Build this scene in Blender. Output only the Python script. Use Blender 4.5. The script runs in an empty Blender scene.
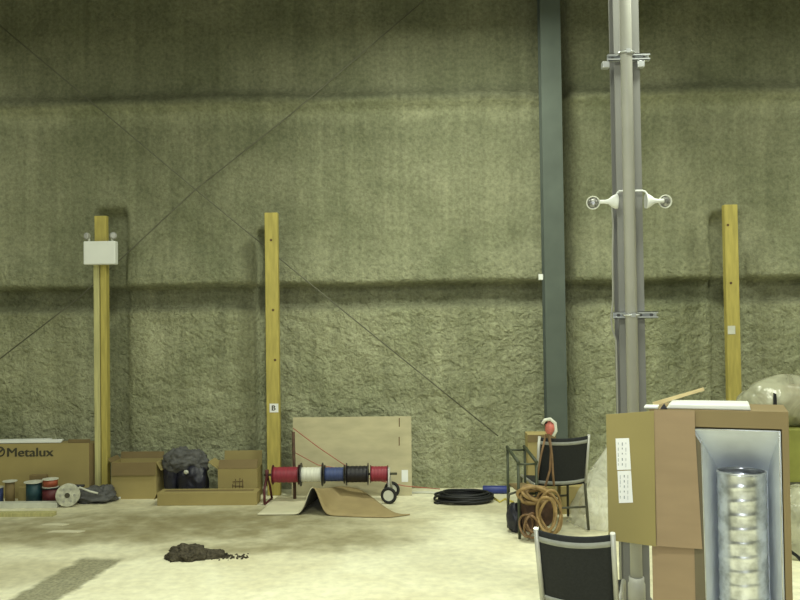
import bpy, bmesh, math, random
from mathutils import Vector, Matrix, noise
random.seed(7)
C = bpy.context.scene.collection
R = math.radians
PI = math.pi

# ------------------------------------------------------------------ camera
F = 850.0
cam_d = bpy.data.cameras.new('camera'); cam = bpy.data.objects.new('camera', cam_d); C.objects.link(cam)
cam_d.lens = 36.0 * F / 800.0; cam_d.sensor_width = 36.0; cam_d.clip_end = 200
CAMP = Vector((0, 0, 1.8))
CM = Matrix.Rotation(R(1.6), 3, 'Z') @ Matrix.Rotation(R(90 + 1.2), 3, 'X') @ Matrix.Rotation(R(-.8), 3, 'Z')
cam.matrix_world = Matrix.Translation(CAMP) @ CM.to_4x4()
bpy.context.scene.camera = cam

def ray(px, py): return CM @ Vector(((px - 400) / F, (300 - py) / F, -1))
def atY(px, py, Y):
    d = ray(px, py); return CAMP + d * (Y / d.y)
def atZ(px, py, z=0.0):
    d = ray(px, py); return CAMP + d * ((z - CAMP.z) / d.z)

# ------------------------------------------------------------------ materials
def new_mat(name):
    m = bpy.data.materials.new(name); m.use_nodes = True
    nt = m.node_tree; b = nt.nodes['Principled BSDF']
    return m, nt, b
def mat(name, col, rough=0.7, metal=0.0, var=0.12, scale=6.0, bump=0.0, bscale=40.0, stretch=(1,1,1), spec=0.4, **kw):
    m, nt, b = new_mat(name)
    tc = nt.nodes.new('ShaderNodeTexCoord'); mp = nt.nodes.new('ShaderNodeMapping')
    mp.inputs['Scale'].default_value = stretch
    nt.links.new(tc.outputs['Object'], mp.inputs[0])
    n = nt.nodes.new('ShaderNodeTexNoise'); n.inputs['Scale'].default_value = scale; n.inputs['Detail'].default_value = 5
    nt.links.new(mp.outputs[0], n.inputs['Vector'])
    r = nt.nodes.new('ShaderNodeValToRGB')
    lo = [max(0, c * (1 - var)) for c in col]; hi = [min(1, c * (1 + var)) for c in col]
    r.color_ramp.elements[0].position = .3; r.color_ramp.elements[1].position = .7
    r.color_ramp.elements[0].color = (*lo, 1); r.color_ramp.elements[1].color = (*hi, 1)
    nt.links.new(n.outputs[0], r.inputs[0]); nt.links.new(r.outputs[0], b.inputs['Base Color'])
    b.inputs['Roughness'].default_value = rough; b.inputs['Metallic'].default_value = metal
    b.inputs['Specular IOR Level'].default_value = spec
    for k, v in kw.items(): b.inputs[k.replace('_', ' ')].default_value = v
    if bump:
        n2 = nt.nodes.new('ShaderNodeTexNoise'); n2.inputs['Scale'].default_value = bscale; n2.inputs['Detail'].default_value = 4
        nt.links.new(mp.outputs[0], n2.inputs['Vector'])
        bp = nt.nodes.new('ShaderNodeBump'); bp.inputs['Strength'].default_value = bump; bp.inputs['Distance'].default_value = .02
        nt.links.new(n2.outputs[0], bp.inputs['Height']); nt.links.new(bp.outputs[0], b.inputs['Normal'])
    return m

M = {}
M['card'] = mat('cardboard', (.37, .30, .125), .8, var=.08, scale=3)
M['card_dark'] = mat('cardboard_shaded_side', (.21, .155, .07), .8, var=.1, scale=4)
M['card_pink'] = mat('cardboard_pinkish', (.33, .24, .145), .8, var=.07, scale=3, stretch=(1, 1, 4))
M['card_olive'] = mat('cardboard_olive', (.30, .25, .10), .8, var=.05, scale=3)
M['card_in'] = mat('cardboard_inside', (.15, .105, .05), .9, var=.15, scale=6)
M['wood_y'] = mat('yellow_pine', (.44, .37, .10), .65, var=.18, scale=5, stretch=(6, 6, .8))
M['wood_p'] = mat('pale_pine', (.5, .47, .22), .65, var=.2, scale=5, stretch=(8, 8, .6))
M['ply'] = mat('plywood', (.47, .43, .27), .7, var=.13, scale=3.5, stretch=(1, 1, 3))
M['lath'] = mat('lath_wood', (.62, .5, .27), .7, var=.1, scale=8)
M['knot'] = mat('knot_dark', (.12, .07, .03), .8)
M['steel_green'] = mat('primer_green_steel', (.085, .105, .09), .6, var=.12, scale=4)
M['steel_grey'] = mat('grey_painted_steel', (.19, .19, .18), .55, var=.1, scale=4, stretch=(1, 1, .4))
M['pipe'] = mat('pale_grey_pvc', (.40, .40, .37), .4, var=.05)
M['galv'] = mat('galvanised_steel', (.62, .64, .66), .38, .75, var=.15, scale=14)
M['white'] = mat('white_enamel', (.78, .8, .78), .45, var=.03)
M['white_dirty'] = mat('off_white_plastic', (.62, .63, .55), .5, var=.1, scale=12)
M['paper'] = mat('white_paper', (.85, .86, .88), .6, var=.03)
M['ink'] = mat('printed_ink', (.06, .055, .035), .8, var=.1)
M['black'] = mat('black_mesh_fabric', (.011, .013, .015), .75, var=.3, scale=90)
M['black_plastic'] = mat('black_plastic', (.02, .02, .024), .4, var=.2)
M['silver'] = mat('silver_tube', (.5, .5, .46), .4, .3, var=.08)
M['strap'] = mat('grey_fabric_band', (.3, .31, .29), .7, var=.08, scale=30)
M['frame_dark'] = mat('dark_tube', (.09, .09, .065), .45, .3, var=.2)
M['red_wire'] = mat('red_wire_turns', (.27, .03, .05), .45, var=.25, scale=30, stretch=(6, .4, .4))
M['white_wire'] = mat('white_wire_turns', (.75, .75, .66), .45, var=.15, scale=30, stretch=(6, .4, .4))
M['blue_wire'] = mat('blue_wire_turns', (.05, .075, .2), .45, var=.25, scale=30, stretch=(6, .4, .4))
M['black_wire'] = mat('black_wire_turns', (.018, .016, .02), .45, var=.3, scale=30, stretch=(6, .4, .4))
M['maroon'] = mat('maroon_plastic', (.1, .02, .025), .5, var=.2)
M['teal'] = mat('teal_wire', (.02, .06, .075), .5, var=.2, scale=20)
M['redbrown'] = mat('red_brown_wire', (.33, .08, .04), .5, var=.25, scale=20)
M['reel'] = mat('pale_reel_disc', (.5, .5, .4), .6, var=.35, scale=22)
M['cord_orange'] = mat('tan_orange_cord', (.30, .20, .085), .6, var=.25, scale=15)
M['cord_brown'] = mat('brown_cord', (.2, .12, .06), .6, var=.25, scale=15)
M['cord_black'] = mat('black_cord', (.012, .013, .015), .55, var=.2)
M['cord_grey'] = mat('grey_cable', (.34, .34, .3), .5, var=.1)
M['pink_string'] = mat('red_chalk_string', (.42, .12, .09), .8, var=.1)
M['bag_black'] = mat('black_bag_plastic', (.022, .022, .035), .36, var=.4, scale=8, bump=.5, bscale=18)
M['bag_grey'] = mat('grey_jacket_cloth', (.1, .1, .1), .65, var=.35, scale=14, bump=.5, bscale=25)
M['bag_brown'] = mat('brown_tool_leather', (.09, .05, .032), .7, var=.4, scale=14, bump=.5, bscale=25)
M['dirt'] = mat('dark_dirt', (.07, .06, .04), .95, var=.5, scale=40, bump=.8, bscale=60)
M['blue'] = mat('navy_blue_plastic', (.03, .045, .22), .4, var=.15)
M['yellow'] = mat('yellow_plastic', (.6, .5, .1), .5, var=.1)
M['red'] = mat('red_plastic', (.55, .16, .13), .45, var=.2, scale=30)
M['green_box'] = mat('olive_green_carton', (.28, .29, .07), .7, var=.15)
M['sheet_grey'] = mat('pale_board', (.66, .63, .46), .7, var=.07, scale=5)
M['sheet_brown'] = mat('brown_board', (.36, .28, .14), .75, var=.1, scale=6)
M['rod'] = mat('brace_rod_steel', (.13, .13, .09), .7, var=.2)
M['stand_green'] = mat('dark_green_paint', (.05, .06, .035), .5)
M['card_frame'] = mat('cardboard_frame', (.25, .19, .095), .8, var=.06, scale=3)
M['liner'] = mat('cardboard_liner', (.16, .135, .085), .8, var=.1, scale=3)
M['under'] = mat('painted_shade_underside', (.06, .058, .05), .9)  # dark colour stands in for shade in the hollow below the hump
M['lens_grey'] = mat('lamp_reflector', (.3, .3, .28), .25, .5, var=.7, scale=60)
M['rubber'] = mat('black_rubber', (.02, .02, .02), .7)
M['brass_label'] = mat('grey_print', (.3, .32, .36), .7, var=.3, scale=60)

def plastic_mat(name, col, alpha, scale):
    m, nt, b = new_mat(name)
    b.inputs['Base Color'].default_value = (*col, 1); b.inputs['Roughness'].default_value = .22
    tc = nt.nodes.new('ShaderNodeTexCoord')
    n = nt.nodes.new('ShaderNodeTexNoise'); n.inputs['Scale'].default_value = scale; n.inputs['Detail'].default_value = 5; n.inputs['Distortion'].default_value = 1.5
    nt.links.new(tc.outputs['Object'], n.inputs['Vector'])
    bp = nt.nodes.new('ShaderNodeBump'); bp.inputs['Strength'].default_value = .45; bp.inputs['Distance'].default_value = .05
    nt.links.new(n.outputs[0], bp.inputs['Height']); nt.links.new(bp.outputs[0], b.inputs['Normal'])
    r = nt.nodes.new('ShaderNodeMapRange'); r.inputs[1].default_value = .35; r.inputs[2].default_value = .65
    r.inputs[3].default_value = alpha - .2; r.inputs[4].default_value = alpha + .2
    nt.links.new(n.outputs[0], r.inputs[0]); nt.links.new(r.outputs[0], b.inputs['Alpha'])
    return m
M['plastic'] = plastic_mat('clear_plastic_film', (.78, .78, .68), .5, 5)
M['wrap'] = plastic_mat('milky_plastic_wrap', (.5, .5, .37), .62, 3.5)
def glass_mat():
    m, nt, b = new_mat('lamp_glass')
    b.inputs['Base Color'].default_value = (.9, .9, .9, 1); b.inputs['Roughness'].default_value = .08
    b.inputs['Transmission Weight'].default_value = .5
    return m
M['glass'] = glass_mat()

def wall_mat():
    m, nt, b = new_mat('sprayed_foam_insulation')
    L = nt.links.new; N = nt.nodes.new
    tc = N('ShaderNodeTexCoord'); geo = tc.outputs['Object']
    sep = N('ShaderNodeSeparateXYZ'); L(geo, sep.inputs[0])
    # broad mottling
    n1 = N('ShaderNodeTexNoise'); n1.inputs['Scale'].default_value = 1.3; n1.inputs['Detail'].default_value = 6; n1.inputs['Roughness'].default_value = .6
    L(geo, n1.inputs['Vector'])
    r1 = N('ShaderNodeValToRGB'); r1.color_ramp.elements[0].position = .3; r1.color_ramp.elements[1].position = .72
    r1.color_ramp.elements[0].color = (.19, .202, .125, 1); r1.color_ramp.elements[1].color = (.32, .325, .215, 1)
    L(n1.outputs[0], r1.inputs[0])
    # vertical streaks
    mp = N('ShaderNodeMapping'); mp.inputs['Scale'].default_value = (8, 1, .35); L(geo, mp.inputs[0])
    n2 = N('ShaderNodeTexNoise'); n2.inputs['Scale'].default_value = 1.6; n2.inputs['Detail'].default_value = 5; L(mp.outputs[0], n2.inputs['Vector'])
    mr = N('ShaderNodeMapRange'); mr.inputs[1].default_value = .35; mr.inputs[2].default_value = .7; mr.inputs[3].default_value = .88; mr.inputs[4].default_value = 1.08
    L(n2.outputs[0], mr.inputs[0])
    # fine speckle
    n3 = N('ShaderNodeTexNoise'); n3.inputs['Scale'].default_value = 26; n3.inputs['Detail'].default_value = 5; n3.inputs['Roughness'].default_value = .7; L(geo, n3.inputs['Vector'])
    mr3 = N('ShaderNodeMapRange'); mr3.inputs[1].default_value = .3; mr3.inputs[2].default_value = .7; mr3.inputs[3].default_value = .72; mr3.inputs[4].default_value = 1.28
    L(n3.outputs[0], mr3.inputs[0])
    mul = N('ShaderNodeMath'); mul.operation = 'MULTIPLY'; L(mr.outputs[0], mul.inputs[0]); L(mr3.outputs[0], mul.inputs[1])
    # light and shade painted in by height: dark girt bands, pale ledges, dim top
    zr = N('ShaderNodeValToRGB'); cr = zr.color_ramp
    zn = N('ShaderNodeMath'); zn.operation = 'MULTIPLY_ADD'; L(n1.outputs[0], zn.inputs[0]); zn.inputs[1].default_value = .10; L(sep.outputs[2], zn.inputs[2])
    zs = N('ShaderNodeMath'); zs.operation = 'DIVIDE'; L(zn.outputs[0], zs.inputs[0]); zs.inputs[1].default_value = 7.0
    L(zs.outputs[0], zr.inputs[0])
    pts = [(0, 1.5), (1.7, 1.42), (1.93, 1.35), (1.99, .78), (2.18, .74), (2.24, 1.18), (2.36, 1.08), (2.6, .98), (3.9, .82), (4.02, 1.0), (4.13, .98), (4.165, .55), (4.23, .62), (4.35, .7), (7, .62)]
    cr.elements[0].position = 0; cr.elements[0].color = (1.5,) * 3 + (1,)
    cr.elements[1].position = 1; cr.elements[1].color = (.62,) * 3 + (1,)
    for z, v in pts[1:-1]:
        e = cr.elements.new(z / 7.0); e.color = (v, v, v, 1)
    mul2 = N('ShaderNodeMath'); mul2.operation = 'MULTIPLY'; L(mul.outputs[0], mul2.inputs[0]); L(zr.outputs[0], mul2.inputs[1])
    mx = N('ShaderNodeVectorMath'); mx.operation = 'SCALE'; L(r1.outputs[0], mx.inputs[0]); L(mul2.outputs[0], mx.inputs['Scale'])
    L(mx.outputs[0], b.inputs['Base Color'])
    b.inputs['Roughness'].default_value = .95; b.inputs['Specular IOR Level'].default_value = .1
    # bump stronger in the lower section
    v = N('ShaderNodeTexVoronoi'); v.inputs['Scale'].default_value = 15; v.feature = 'SMOOTH_F1'
    wn = N('ShaderNodeTexNoise'); wn.inputs['Scale'].default_value = 9; wn.inputs['Detail'].default_value = 3; L(geo, wn.inputs['Vector'])
    wa = N('ShaderNodeVectorMath'); wa.operation = 'MULTIPLY_ADD'; L(wn.outputs['Color'], wa.inputs[0]); wa.inputs[1].default_value = (.25, .25, .25); L(geo, wa.inputs[2])
    L(wa.outputs[0], v.inputs['Vector'])
    ad = N('ShaderNodeMath'); ad.operation = 'ADD'; L(v.outputs['Distance'], ad.inputs[0]); L(n3.outputs[0], ad.inputs[1])
    st = N('ShaderNodeMapRange'); L(sep.outputs[2], st.inputs[0]); st.inputs[1].default_value = 2.6; st.inputs[2].default_value = 2.0; st.inputs[3].default_value = .35; st.inputs[4].default_value = 1.0
    bp = N('ShaderNodeBump'); bp.inputs['Distance'].default_value = .035; L(st.outputs[0], bp.inputs['Strength']); L(ad.outputs[0], bp.inputs['Height'])
    L(bp.outputs[0], b.inputs['Normal'])
    return m
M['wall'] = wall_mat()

def floor_mat():
    m, nt, b = new_mat('dusty_concrete')
    L = nt.links.new; N = nt.nodes.new
    tc = N('ShaderNodeTexCoord'); geo = tc.outputs['Object']
    n1 = N('ShaderNodeTexNoise'); n1.inputs['Scale'].default_value = 1.1; n1.inputs['Detail'].default_value = 8; n1.inputs['Roughness'].default_value = .6; n1.inputs['Distortion'].default_value = .5
    L(geo, n1.inputs['Vector'])
    base = N('ShaderNodeValToRGB'); base.color_ramp.elements[0].position = .32; base.color_ramp.elements[1].position = .62
    base.color_ramp.elements[0].color = (.70, .66, .46, 1); base.color_ramp.elements[1].color = (.88, .86, .65, 1)
    L(n1.outputs[0], base.inputs[0])
    cur = base.outputs[0]
    nd = N('ShaderNodeTexNoise'); nd.inputs['Scale'].default_value = 2.2; nd.inputs['Detail'].default_value = 6; L(geo, nd.inputs['Vector'])
    wp = N('ShaderNodeVectorMath'); wp.operation = 'MULTIPLY_ADD'; L(nd.outputs['Color'], wp.inputs[0]); wp.inputs[1].default_value = (.9, .9, 0); L(geo, wp.inputs[2])
    def blob(cur, cx, cy, rx, ry, rot, col, amt, soft=.55, src=None, off=.45):
        mp = N('ShaderNodeMapping'); mp.vector_type = 'TEXTURE'
        mp.inputs['Location'].default_value = (cx + off, cy + off, 0) if src is None else (cx, cy, 0)
        mp.inputs['Rotation'].default_value = (0, 0, rot); mp.inputs['Scale'].default_value = (rx, ry, 1)
        L(wp.outputs[0] if src is None else src, mp.inputs[0])
        fl = N('ShaderNodeVectorMath'); fl.operation = 'MULTIPLY'; fl.inputs[1].default_value = (1, 1, 0); L(mp.outputs[0], fl.inputs[0])
        ln = N('ShaderNodeVectorMath'); ln.operation = 'LENGTH'; L(fl.outputs[0], ln.inputs[0])
        mr = N('ShaderNodeMapRange'); mr.interpolation_type = 'SMOOTHSTEP'; L(ln.outputs['Value'], mr.inputs[0]); mr.inputs[1].default_value = 1; mr.inputs[2].default_value = 1 - soft; mr.inputs[3].default_value = 0; mr.inputs[4].default_value = amt
        n = N('ShaderNodeTexNoise'); n.inputs['Scale'].default_value = 5; n.inputs['Detail'].default_value = 6; L(geo, n.inputs['Vector'])
        m2 = N('ShaderNodeMapRange'); L(n.outputs[0], m2.inputs[0]); m2.inputs[1].default_value = .3; m2.inputs[2].default_value = .6; m2.inputs[3].default_value = .55; m2.inputs[4].default_value = 1
        mm = N('ShaderNodeMath'); mm.operation = 'MULTIPLY'; L(mr.outputs[0], mm.inputs[0]); L(m2.outputs[0], mm.inputs[1])
        mix = N('ShaderNodeMix'); mix.data_type = 'RGBA'; L(mm.outputs[0], mix.inputs[0]); L(cur, mix.inputs[6]); mix.inputs[7].default_value = (*col, 1)
        return mix.outputs[2]
    dirt = (.28, .245, .135)
    for (px, py, rx, ry, rot, amt) in [(110, 522, 2.6, 1.0, .1, .85), (250, 522, 2.0, 1.0, .2, .9), (500, 505, 1.4, .5, .1, .4), (340, 540, 1.3, .55, .25, .8), (60, 535, 1.6, .4, 0, .6), (210, 550, .9, .28, .1, .75), (420, 520, .8, .2, .1, .35), (20, 575, .7, .6, .2, .4)]:
        p = atZ(px, py); cur = blob(cur, p.x, p.y, rx, ry, rot, dirt, amt, .8)
    # worn dark strip running towards the viewer on the left
    a = atZ(118, 558); c = atZ(45, 602); mid = (a + c) / 2; d = c - a
    ang = math.atan2(d.y, d.x)
    mp = N('ShaderNodeMapping'); mp.vector_type = 'TEXTURE'; mp.inputs['Location'].default_value = (mid.x - .05, mid.y, 0); mp.inputs['Rotation'].default_value = (0, 0, ang)
    n5 = N('ShaderNodeTexNoise'); n5.inputs['Scale'].default_value = 9; n5.inputs['Detail'].default_value = 4; L(geo, n5.inputs['Vector'])
    w5 = N('ShaderNodeVectorMath'); w5.operation = 'MULTIPLY_ADD'; L(n5.outputs['Color'], w5.inputs[0]); w5.inputs[1].default_value = (.12, .12, 0); L(geo, w5.inputs[2])
    L(w5.outputs[0], mp.inputs[0])
    ab = N('ShaderNodeVectorMath'); ab.operation = 'ABSOLUTE'; L(mp.outputs[0], ab.inputs[0])
    sp = N('ShaderNodeSeparateXYZ'); L(ab.outputs[0], sp.inputs[0])
    c1 = N('ShaderNodeMapRange'); L(sp.outputs[0], c1.inputs[0]); c1.inputs[1].default_value = d.length * .5 + .1; c1.inputs[2].default_value = d.length * .5; c1.inputs[3].default_value = 0; c1.inputs[4].default_value = 1
    c2 = N('ShaderNodeMapRange'); L(sp.outputs[1], c2.inputs[0]); c2.inputs[1].default_value = .19; c2.inputs[2].default_value = .14; c2.inputs[3].default_value = 0; c2.inputs[4].default_value = .85
    c3 = N('ShaderNodeMath'); c3.operation = 'MULTIPLY'; L(c1.outputs[0], c3.inputs[0]); L(c2.outputs[0], c3.inputs[1])
    sn = N('ShaderNodeTexNoise'); sn.inputs['Scale'].default_value = 45; sn.inputs['Detail'].default_value = 3; L(geo, sn.inputs['Vector'])
    sr = N('ShaderNodeValToRGB'); sr.color_ramp.elements[0].position = .35; sr.color_ramp.elements[1].position = .65
    sr.color_ramp.elements[0].color = (.14, .14, .09, 1); sr.color_ramp.elements[1].color = (.33, .31, .2, 1); L(sn.outputs[0], sr.inputs[0])
    mix = N('ShaderNodeMix'); mix.data_type = 'RGBA'; L(c3.outputs[0], mix.inputs[0]); L(cur, mix.inputs[6]); L(sr.outputs[0], mix.inputs[7]); cur = mix.outputs[2]
    # speckle
    n3 = N('ShaderNodeTexNoise'); n3.inputs['Scale'].default_value = 14; n3.inputs['Detail'].default_value = 6; L(geo, n3.inputs['Vector'])
    m3 = N('ShaderNodeMapRange'); L(n3.outputs[0], m3.inputs[0]); m3.inputs[1].default_value = .3; m3.inputs[2].default_value = .7; m3.inputs[3].default_value = .88; m3.inputs[4].default_value = 1.1
    sc = N('ShaderNodeVectorMath'); sc.operation = 'SCALE'; L(cur, sc.inputs[0]); L(m3.outputs[0], sc.inputs['Scale'])
    L(sc.outputs[0], b.inputs['Base Color'])
    b.inputs['Roughness'].default_value = .6; b.inputs['Specular IOR Level'].default_value = .25
    return m
M['floor'] = floor_mat()
M['shell'] = mat('dull_shell_paint', (.32, .32, .22), .9, var=.1, scale=1)

def spiral_mat():
    m, nt, b = new_mat('spiral_galvanised_duct')
    L = nt.links.new; N = nt.nodes.new
    b.inputs['Metallic'].default_value = .85; b.inputs['Roughness'].default_value = .3
    tc = N('ShaderNodeTexCoord'); n = N('ShaderNodeTexNoise'); n.inputs['Scale'].default_value = 16; n.inputs['Detail'].default_value = 5; L(tc.outputs['Object'], n.inputs['Vector'])
    r = N('ShaderNodeValToRGB'); r.color_ramp.elements[0].color = (.5, .52, .53, 1); r.color_ramp.elements[1].color = (.86, .89, .93, 1)
    r.color_ramp.elements[0].position = .35; r.color_ramp.elements[1].position = .62
    L(n.outputs[0], r.inputs[0]); L(r.outputs[0], b.inputs['Base Color'])
    bp = N('ShaderNodeBump'); bp.inputs['Strength'].default_value = .12; bp.inputs['Distance'].default_value = .01; L(n.outputs[0], bp.inputs['Height']); L(bp.outputs[0], b.inputs['Normal'])
    return m
M['spiral'] = spiral_mat()
M['sheetmetal'] = mat('bright_sheet_metal', (.78, .83, .9), .45, .15, var=.06, scale=9)

# ------------------------------------------------------------------ mesh builder
class MB:
    def __init__(s): s.bm = bmesh.new(); s.smooth = []
    def _x(s, verts, mtx):
        if mtx is not None: bmesh.ops.transform(s.bm, matrix=mtx, verts=verts)
    def box(s, x0, x1, y0, y1, z0, z1, mtx=None):
        vs = [s.bm.verts.new((x, y, z)) for x in (x0, x1) for y in (y0, y1) for z in (z0, z1)]
        for f in ((0, 1, 3, 2), (4, 6, 7, 5), (0, 4, 5, 1), (2, 3, 7, 6), (0, 2, 6, 4), (1, 5, 7, 3)):
            s.bm.faces.new([vs[i] for i in f])
        s._x(vs, mtx); return s
    def quad(s, pts):
        s.bm.faces.new([s.bm.verts.new(p) for p in pts]); return s
    def slab(s, pts, n, t):
        """polygon pts extruded by vector n*t"""
        n = Vector(n).normalized() * t
        a = [s.bm.verts.new(p) for p in pts]; b = [s.bm.verts.new(Vector(p) + n) for p in pts]
        s.bm.faces.new(a); s.bm.faces.new(b[::-1])
        k = len(pts)
        for i in range(k): s.bm.faces.new([a[i], b[i], b[(i + 1) % k], a[(i + 1) % k]])
        return s
    def tube(s, pts, r, seg=8, closed=False, taper=None):
        pts = [Vector(p) for p in pts]; n = len(pts); rings = []
        up = Vector((0, 0, 1)); prev = None
        for i, p in enumerate(pts):
            if closed: t = pts[(i + 1) % n] - pts[i - 1]
            elif i == 0: t = pts[1] - pts[0]
            elif i == n - 1: t = pts[-1] - pts[-2]
            else: t = pts[i + 1] - pts[i - 1]
            t.normalize()
            if prev is None:
                u = t.cross(up)
                if u.length < .05: u = t.cross(Vector((1, 0, 0)))
            else: u = prev - t * prev.dot(t)
            u.normalize(); prev = u; w = t.cross(u)
            rr = r if taper is None else taper[i]
            rings.append([s.bm.verts.new(p + (u * math.cos(2 * PI * k / seg) + w * math.sin(2 * PI * k / seg)) * rr) for k in range(seg)])
        m = n if closed else n - 1
        for i in range(m):
            a, b = rings[i], rings[(i + 1) % n]
            for k in range(seg):
                f = s.bm.faces.new([a[k], a[(k + 1) % seg], b[(k + 1) % seg], b[k]]); f.smooth = True
        if not closed:
            s.bm.faces.new(rings[0][::-1]); s.bm.faces.new(rings[-1])
        return s
    def cyl(s, a, b, r, seg=20, r2=None):
        return s.tube([a, b], r, seg, taper=[r, r if r2 is None else r2])
    def lathe(s, prof, axis_o, axis_d, seg=24, smooth=True):
        o = Vector(axis_o); d = Vector(axis_d).normalized()
        u = d.cross(Vector((0, 0, 1)))
        if u.length < .05: u = d.cross(Vector((1, 0, 0)))
        u.normalize(); w = d.cross(u); rings = []
        for (h, r) in prof:
            rings.append([s.bm.verts.new(o + d * h + (u * math.cos(2 * PI * k / seg) + w * math.sin(2 * PI * k / seg)) * max(r, 1e-4)) for k in range(seg)])
        for a, b in zip(rings, rings[1:]):
            for k in range(seg):
                f = s.bm.faces.new([a[k], a[(k + 1) % seg], b[(k + 1) % seg], b[k]]); f.smooth = smooth
        s.bm.faces.new(rings[0][::-1]); s.bm.faces.new(rings[-1]); return s
    def blob(s, c, rx, ry, rz, amp=.2, freq=3, sub=4, floor=None, seed=0, mtx=None):
        r = bmesh.ops.create_icosphere(s.bm, subdivisions=sub, radius=1)
        for v in r['verts']:
            p = v.co.copy(); k = 1 + amp * noise.fractal(p * freq + Vector((seed, seed * 2, 0)), 1, 2, 4)
            q = Vector((p.x * rx * k, p.y * ry * k, p.z * rz * k))
            if mtx is not None: q = mtx @ q
            v.co = Vector(c) + q
            if floor is not None and v.co.z < floor: v.co.z = floor
        for f in {f for v in r['verts'] for f in v.link_faces}: f.smooth = True
        return s
    def build(s, name, m, parent=None, bevel=0, loc=None, recalc=True):
        if recalc: bmesh.ops.recalc_face_normals(s.bm, faces=s.bm.faces)
        me = bpy.data.meshes.new(name); s.bm.to_mesh(me); s.bm.free()
        o = bpy.data.objects.new(name, me); C.objects.link(o)
        me.materials.append(m if not isinstance(m, str) else M[m])
        if parent is not None: o.parent = parent
        if loc is not None: o.location = loc
        if bevel:
            b = o.modifiers.new('bevel', 'BEVEL'); b.width = bevel; b.segments = 2; b.limit_method = 'ANGLE'
        return o

def tag(o, label=None, cat=None, group=None, kind=None):
    if label: o['label'] = label
    if cat: o['category'] = cat
    if group: o['group'] = group
    if kind: o['kind'] = kind
    return o
def thing(name, label, cat, loc=(0, 0, 0), rz=0, group=None):
    o = bpy.data.objects.new(name, None); C.objects.link(o); o.empty_display_size = .1
    o.location = loc; o.rotation_euler = (0, 0, rz)
    return tag(o, label, cat, group)
def struct(name, mb, m):
    o = mb.build(name, m); o['kind'] = 'structure'; return o
def text(name, body, size, m, parent, mtx, bold=0.0, depth=.001):
    cu = bpy.data.curves.new(name, 'FONT'); cu.body = body; cu.size = size; cu.extrude = depth
    cu.align_x = 'LEFT'; cu.resolution_u = 4
    t = bpy.data.objects.new(name, cu); C.objects.link(t)
    dg = bpy.context.evaluated_depsgraph_get(); me = bpy.data.meshes.new_from_object(t.evaluated_get(dg))
    bpy.data.objects.remove(t)
    if bold:                       # heavier strokes: the outline repeated with small side shifts
        bm = bmesh.new(); bm.from_mesh(me); src = bm.faces[:] + bm.edges[:] + bm.verts[:]
        for k in (1, 2):
            r = bmesh.ops.duplicate(bm, geom=src)
            vs_ = [g for g in r['geom'] if isinstance(g, bmesh.types.BMVert)]
            bmesh.ops.translate(bm, verts=vs_, vec=(bold * k, bold * .5 * k, .0002 * k))
        bm.to_mesh(me); bm.free()
    o = bpy.data.objects.new(name, me); C.objects.link(o); me.materials.clear(); me.materials.append(M[m])
    o.parent = parent; o.matrix_local = mtx
    return o
FRONT = Matrix.Rotation(PI / 2, 4, 'X')     # text upright, facing -Y

WY = 9.0
# ------------------------------------------------------------------ setting
mb = MB(); mb.box(-12, 12, -7, 9.5, -.2, 0); struct('floor', mb, 'floor')
mb = MB(); mb.box(-12, 12, -7, 9.5, 8.5, 8.7); struct('ceiling', mb, 'shell')
mb = MB(); mb.box(-12.2, -12, -7, 9.5, 0, 8.5); struct('wall_left', mb, 'shell')
mb = MB(); mb.box(12, 12.2, -7, 9.5, 0, 8.5); struct('wall_right', mb, 'shell')
mb = MB(); mb.box(-12, 12, -7.2, -7, 0, 8.5); struct('wall_front', mb, 'shell')

def ss(a, b, x):
    t = min(1, max(0, (x - a) / (b - a))); return t * t * (3 - 2 * t)
GZ1, GZ2 = 2.16, 4.12
GROOVES = []
for (pa, pb, ztop, dep) in ((96, 126, 3.0, .16), (257, 272, 2.75, .2), (713, 742, 2.85, .16), (548, 570, 9, .16)):
    GROOVES.append((atY(pa, 350, WY).x, atY(pb, 350, WY).x, ztop, dep))
def bulge(x, z):
    g = 0
    for (ga, gb, gt, dp) in GROOVES:
        g += dp * ss(ga - .02, ga + .03, x) * ss(gb + .03, gb - .02, x) * ss(gt + .05, gt - .08, z)
    return bulge0(x, z) * (1 - g * 3) - g
def bulge0(x, z):
    wob = .03 * noise.noise(Vector((x * .7, 0, z * .1)))
    z1 = GZ1 + wob; z2 = GZ2 + wob * .8
    b = 0
    b += .08 * ss(z1 + .5, z1 + .06, z) * ss(z1 - .02, z1 + .03, z)          # lower girt nose
    b -= .08 * ss(z1 - .27, z1 - .19, z) * ss(z1 + .02, z1 - .02, z)          # hollow beneath it
    b += .10 * math.exp(-((z - z2) / .085) ** 2) + .03 * ss(z2 - .7, z2, z) * ss(z2 + .1, z2, z)
    rough = 1.0 if z < z1 else .45
    p = Vector((x, 3.1, z))
    b += .030 * rough * noise.fractal(p * 3.2, 1, 2, 3)
    b += .016 * rough * noise.fractal(p * 11 + Vector((9, 0, 0)), 1, 2, 3)
    b += .02 * noise.noise(Vector((x * 1.6, 5, z * .25)))
    return b
mb = MB(); nx, nz = 460, 230
x0, x1, ztop = -9.0, 9.0, 8.5
zs = [i / 190 * 5.4 for i in range(190)] + [5.4 + 3.1 * i / 30 for i in range(31)]
rows = []
for z in zs:
    rows.append([mb.bm.verts.new((x0 + (x1 - x0) * i / nx, WY - bulge(x0 + (x1 - x0) * i / nx, z), z)) for i in range(nx + 1)])
for a, b in zip(rows, rows[1:]):
    for i in range(nx):
        f = mb.bm.faces.new([a[i], a[i + 1], b[i + 1], b[i]]); f.smooth = True
mb.box(-12, -9, WY, WY + .2, 0, 8.5); mb.box(9, 12, WY, WY + .2, 0, 8.5); mb.box(-9, 9, WY + .3, WY + .4, 0, 8.5)
struct('wall_back', mb, 'wall')

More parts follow.
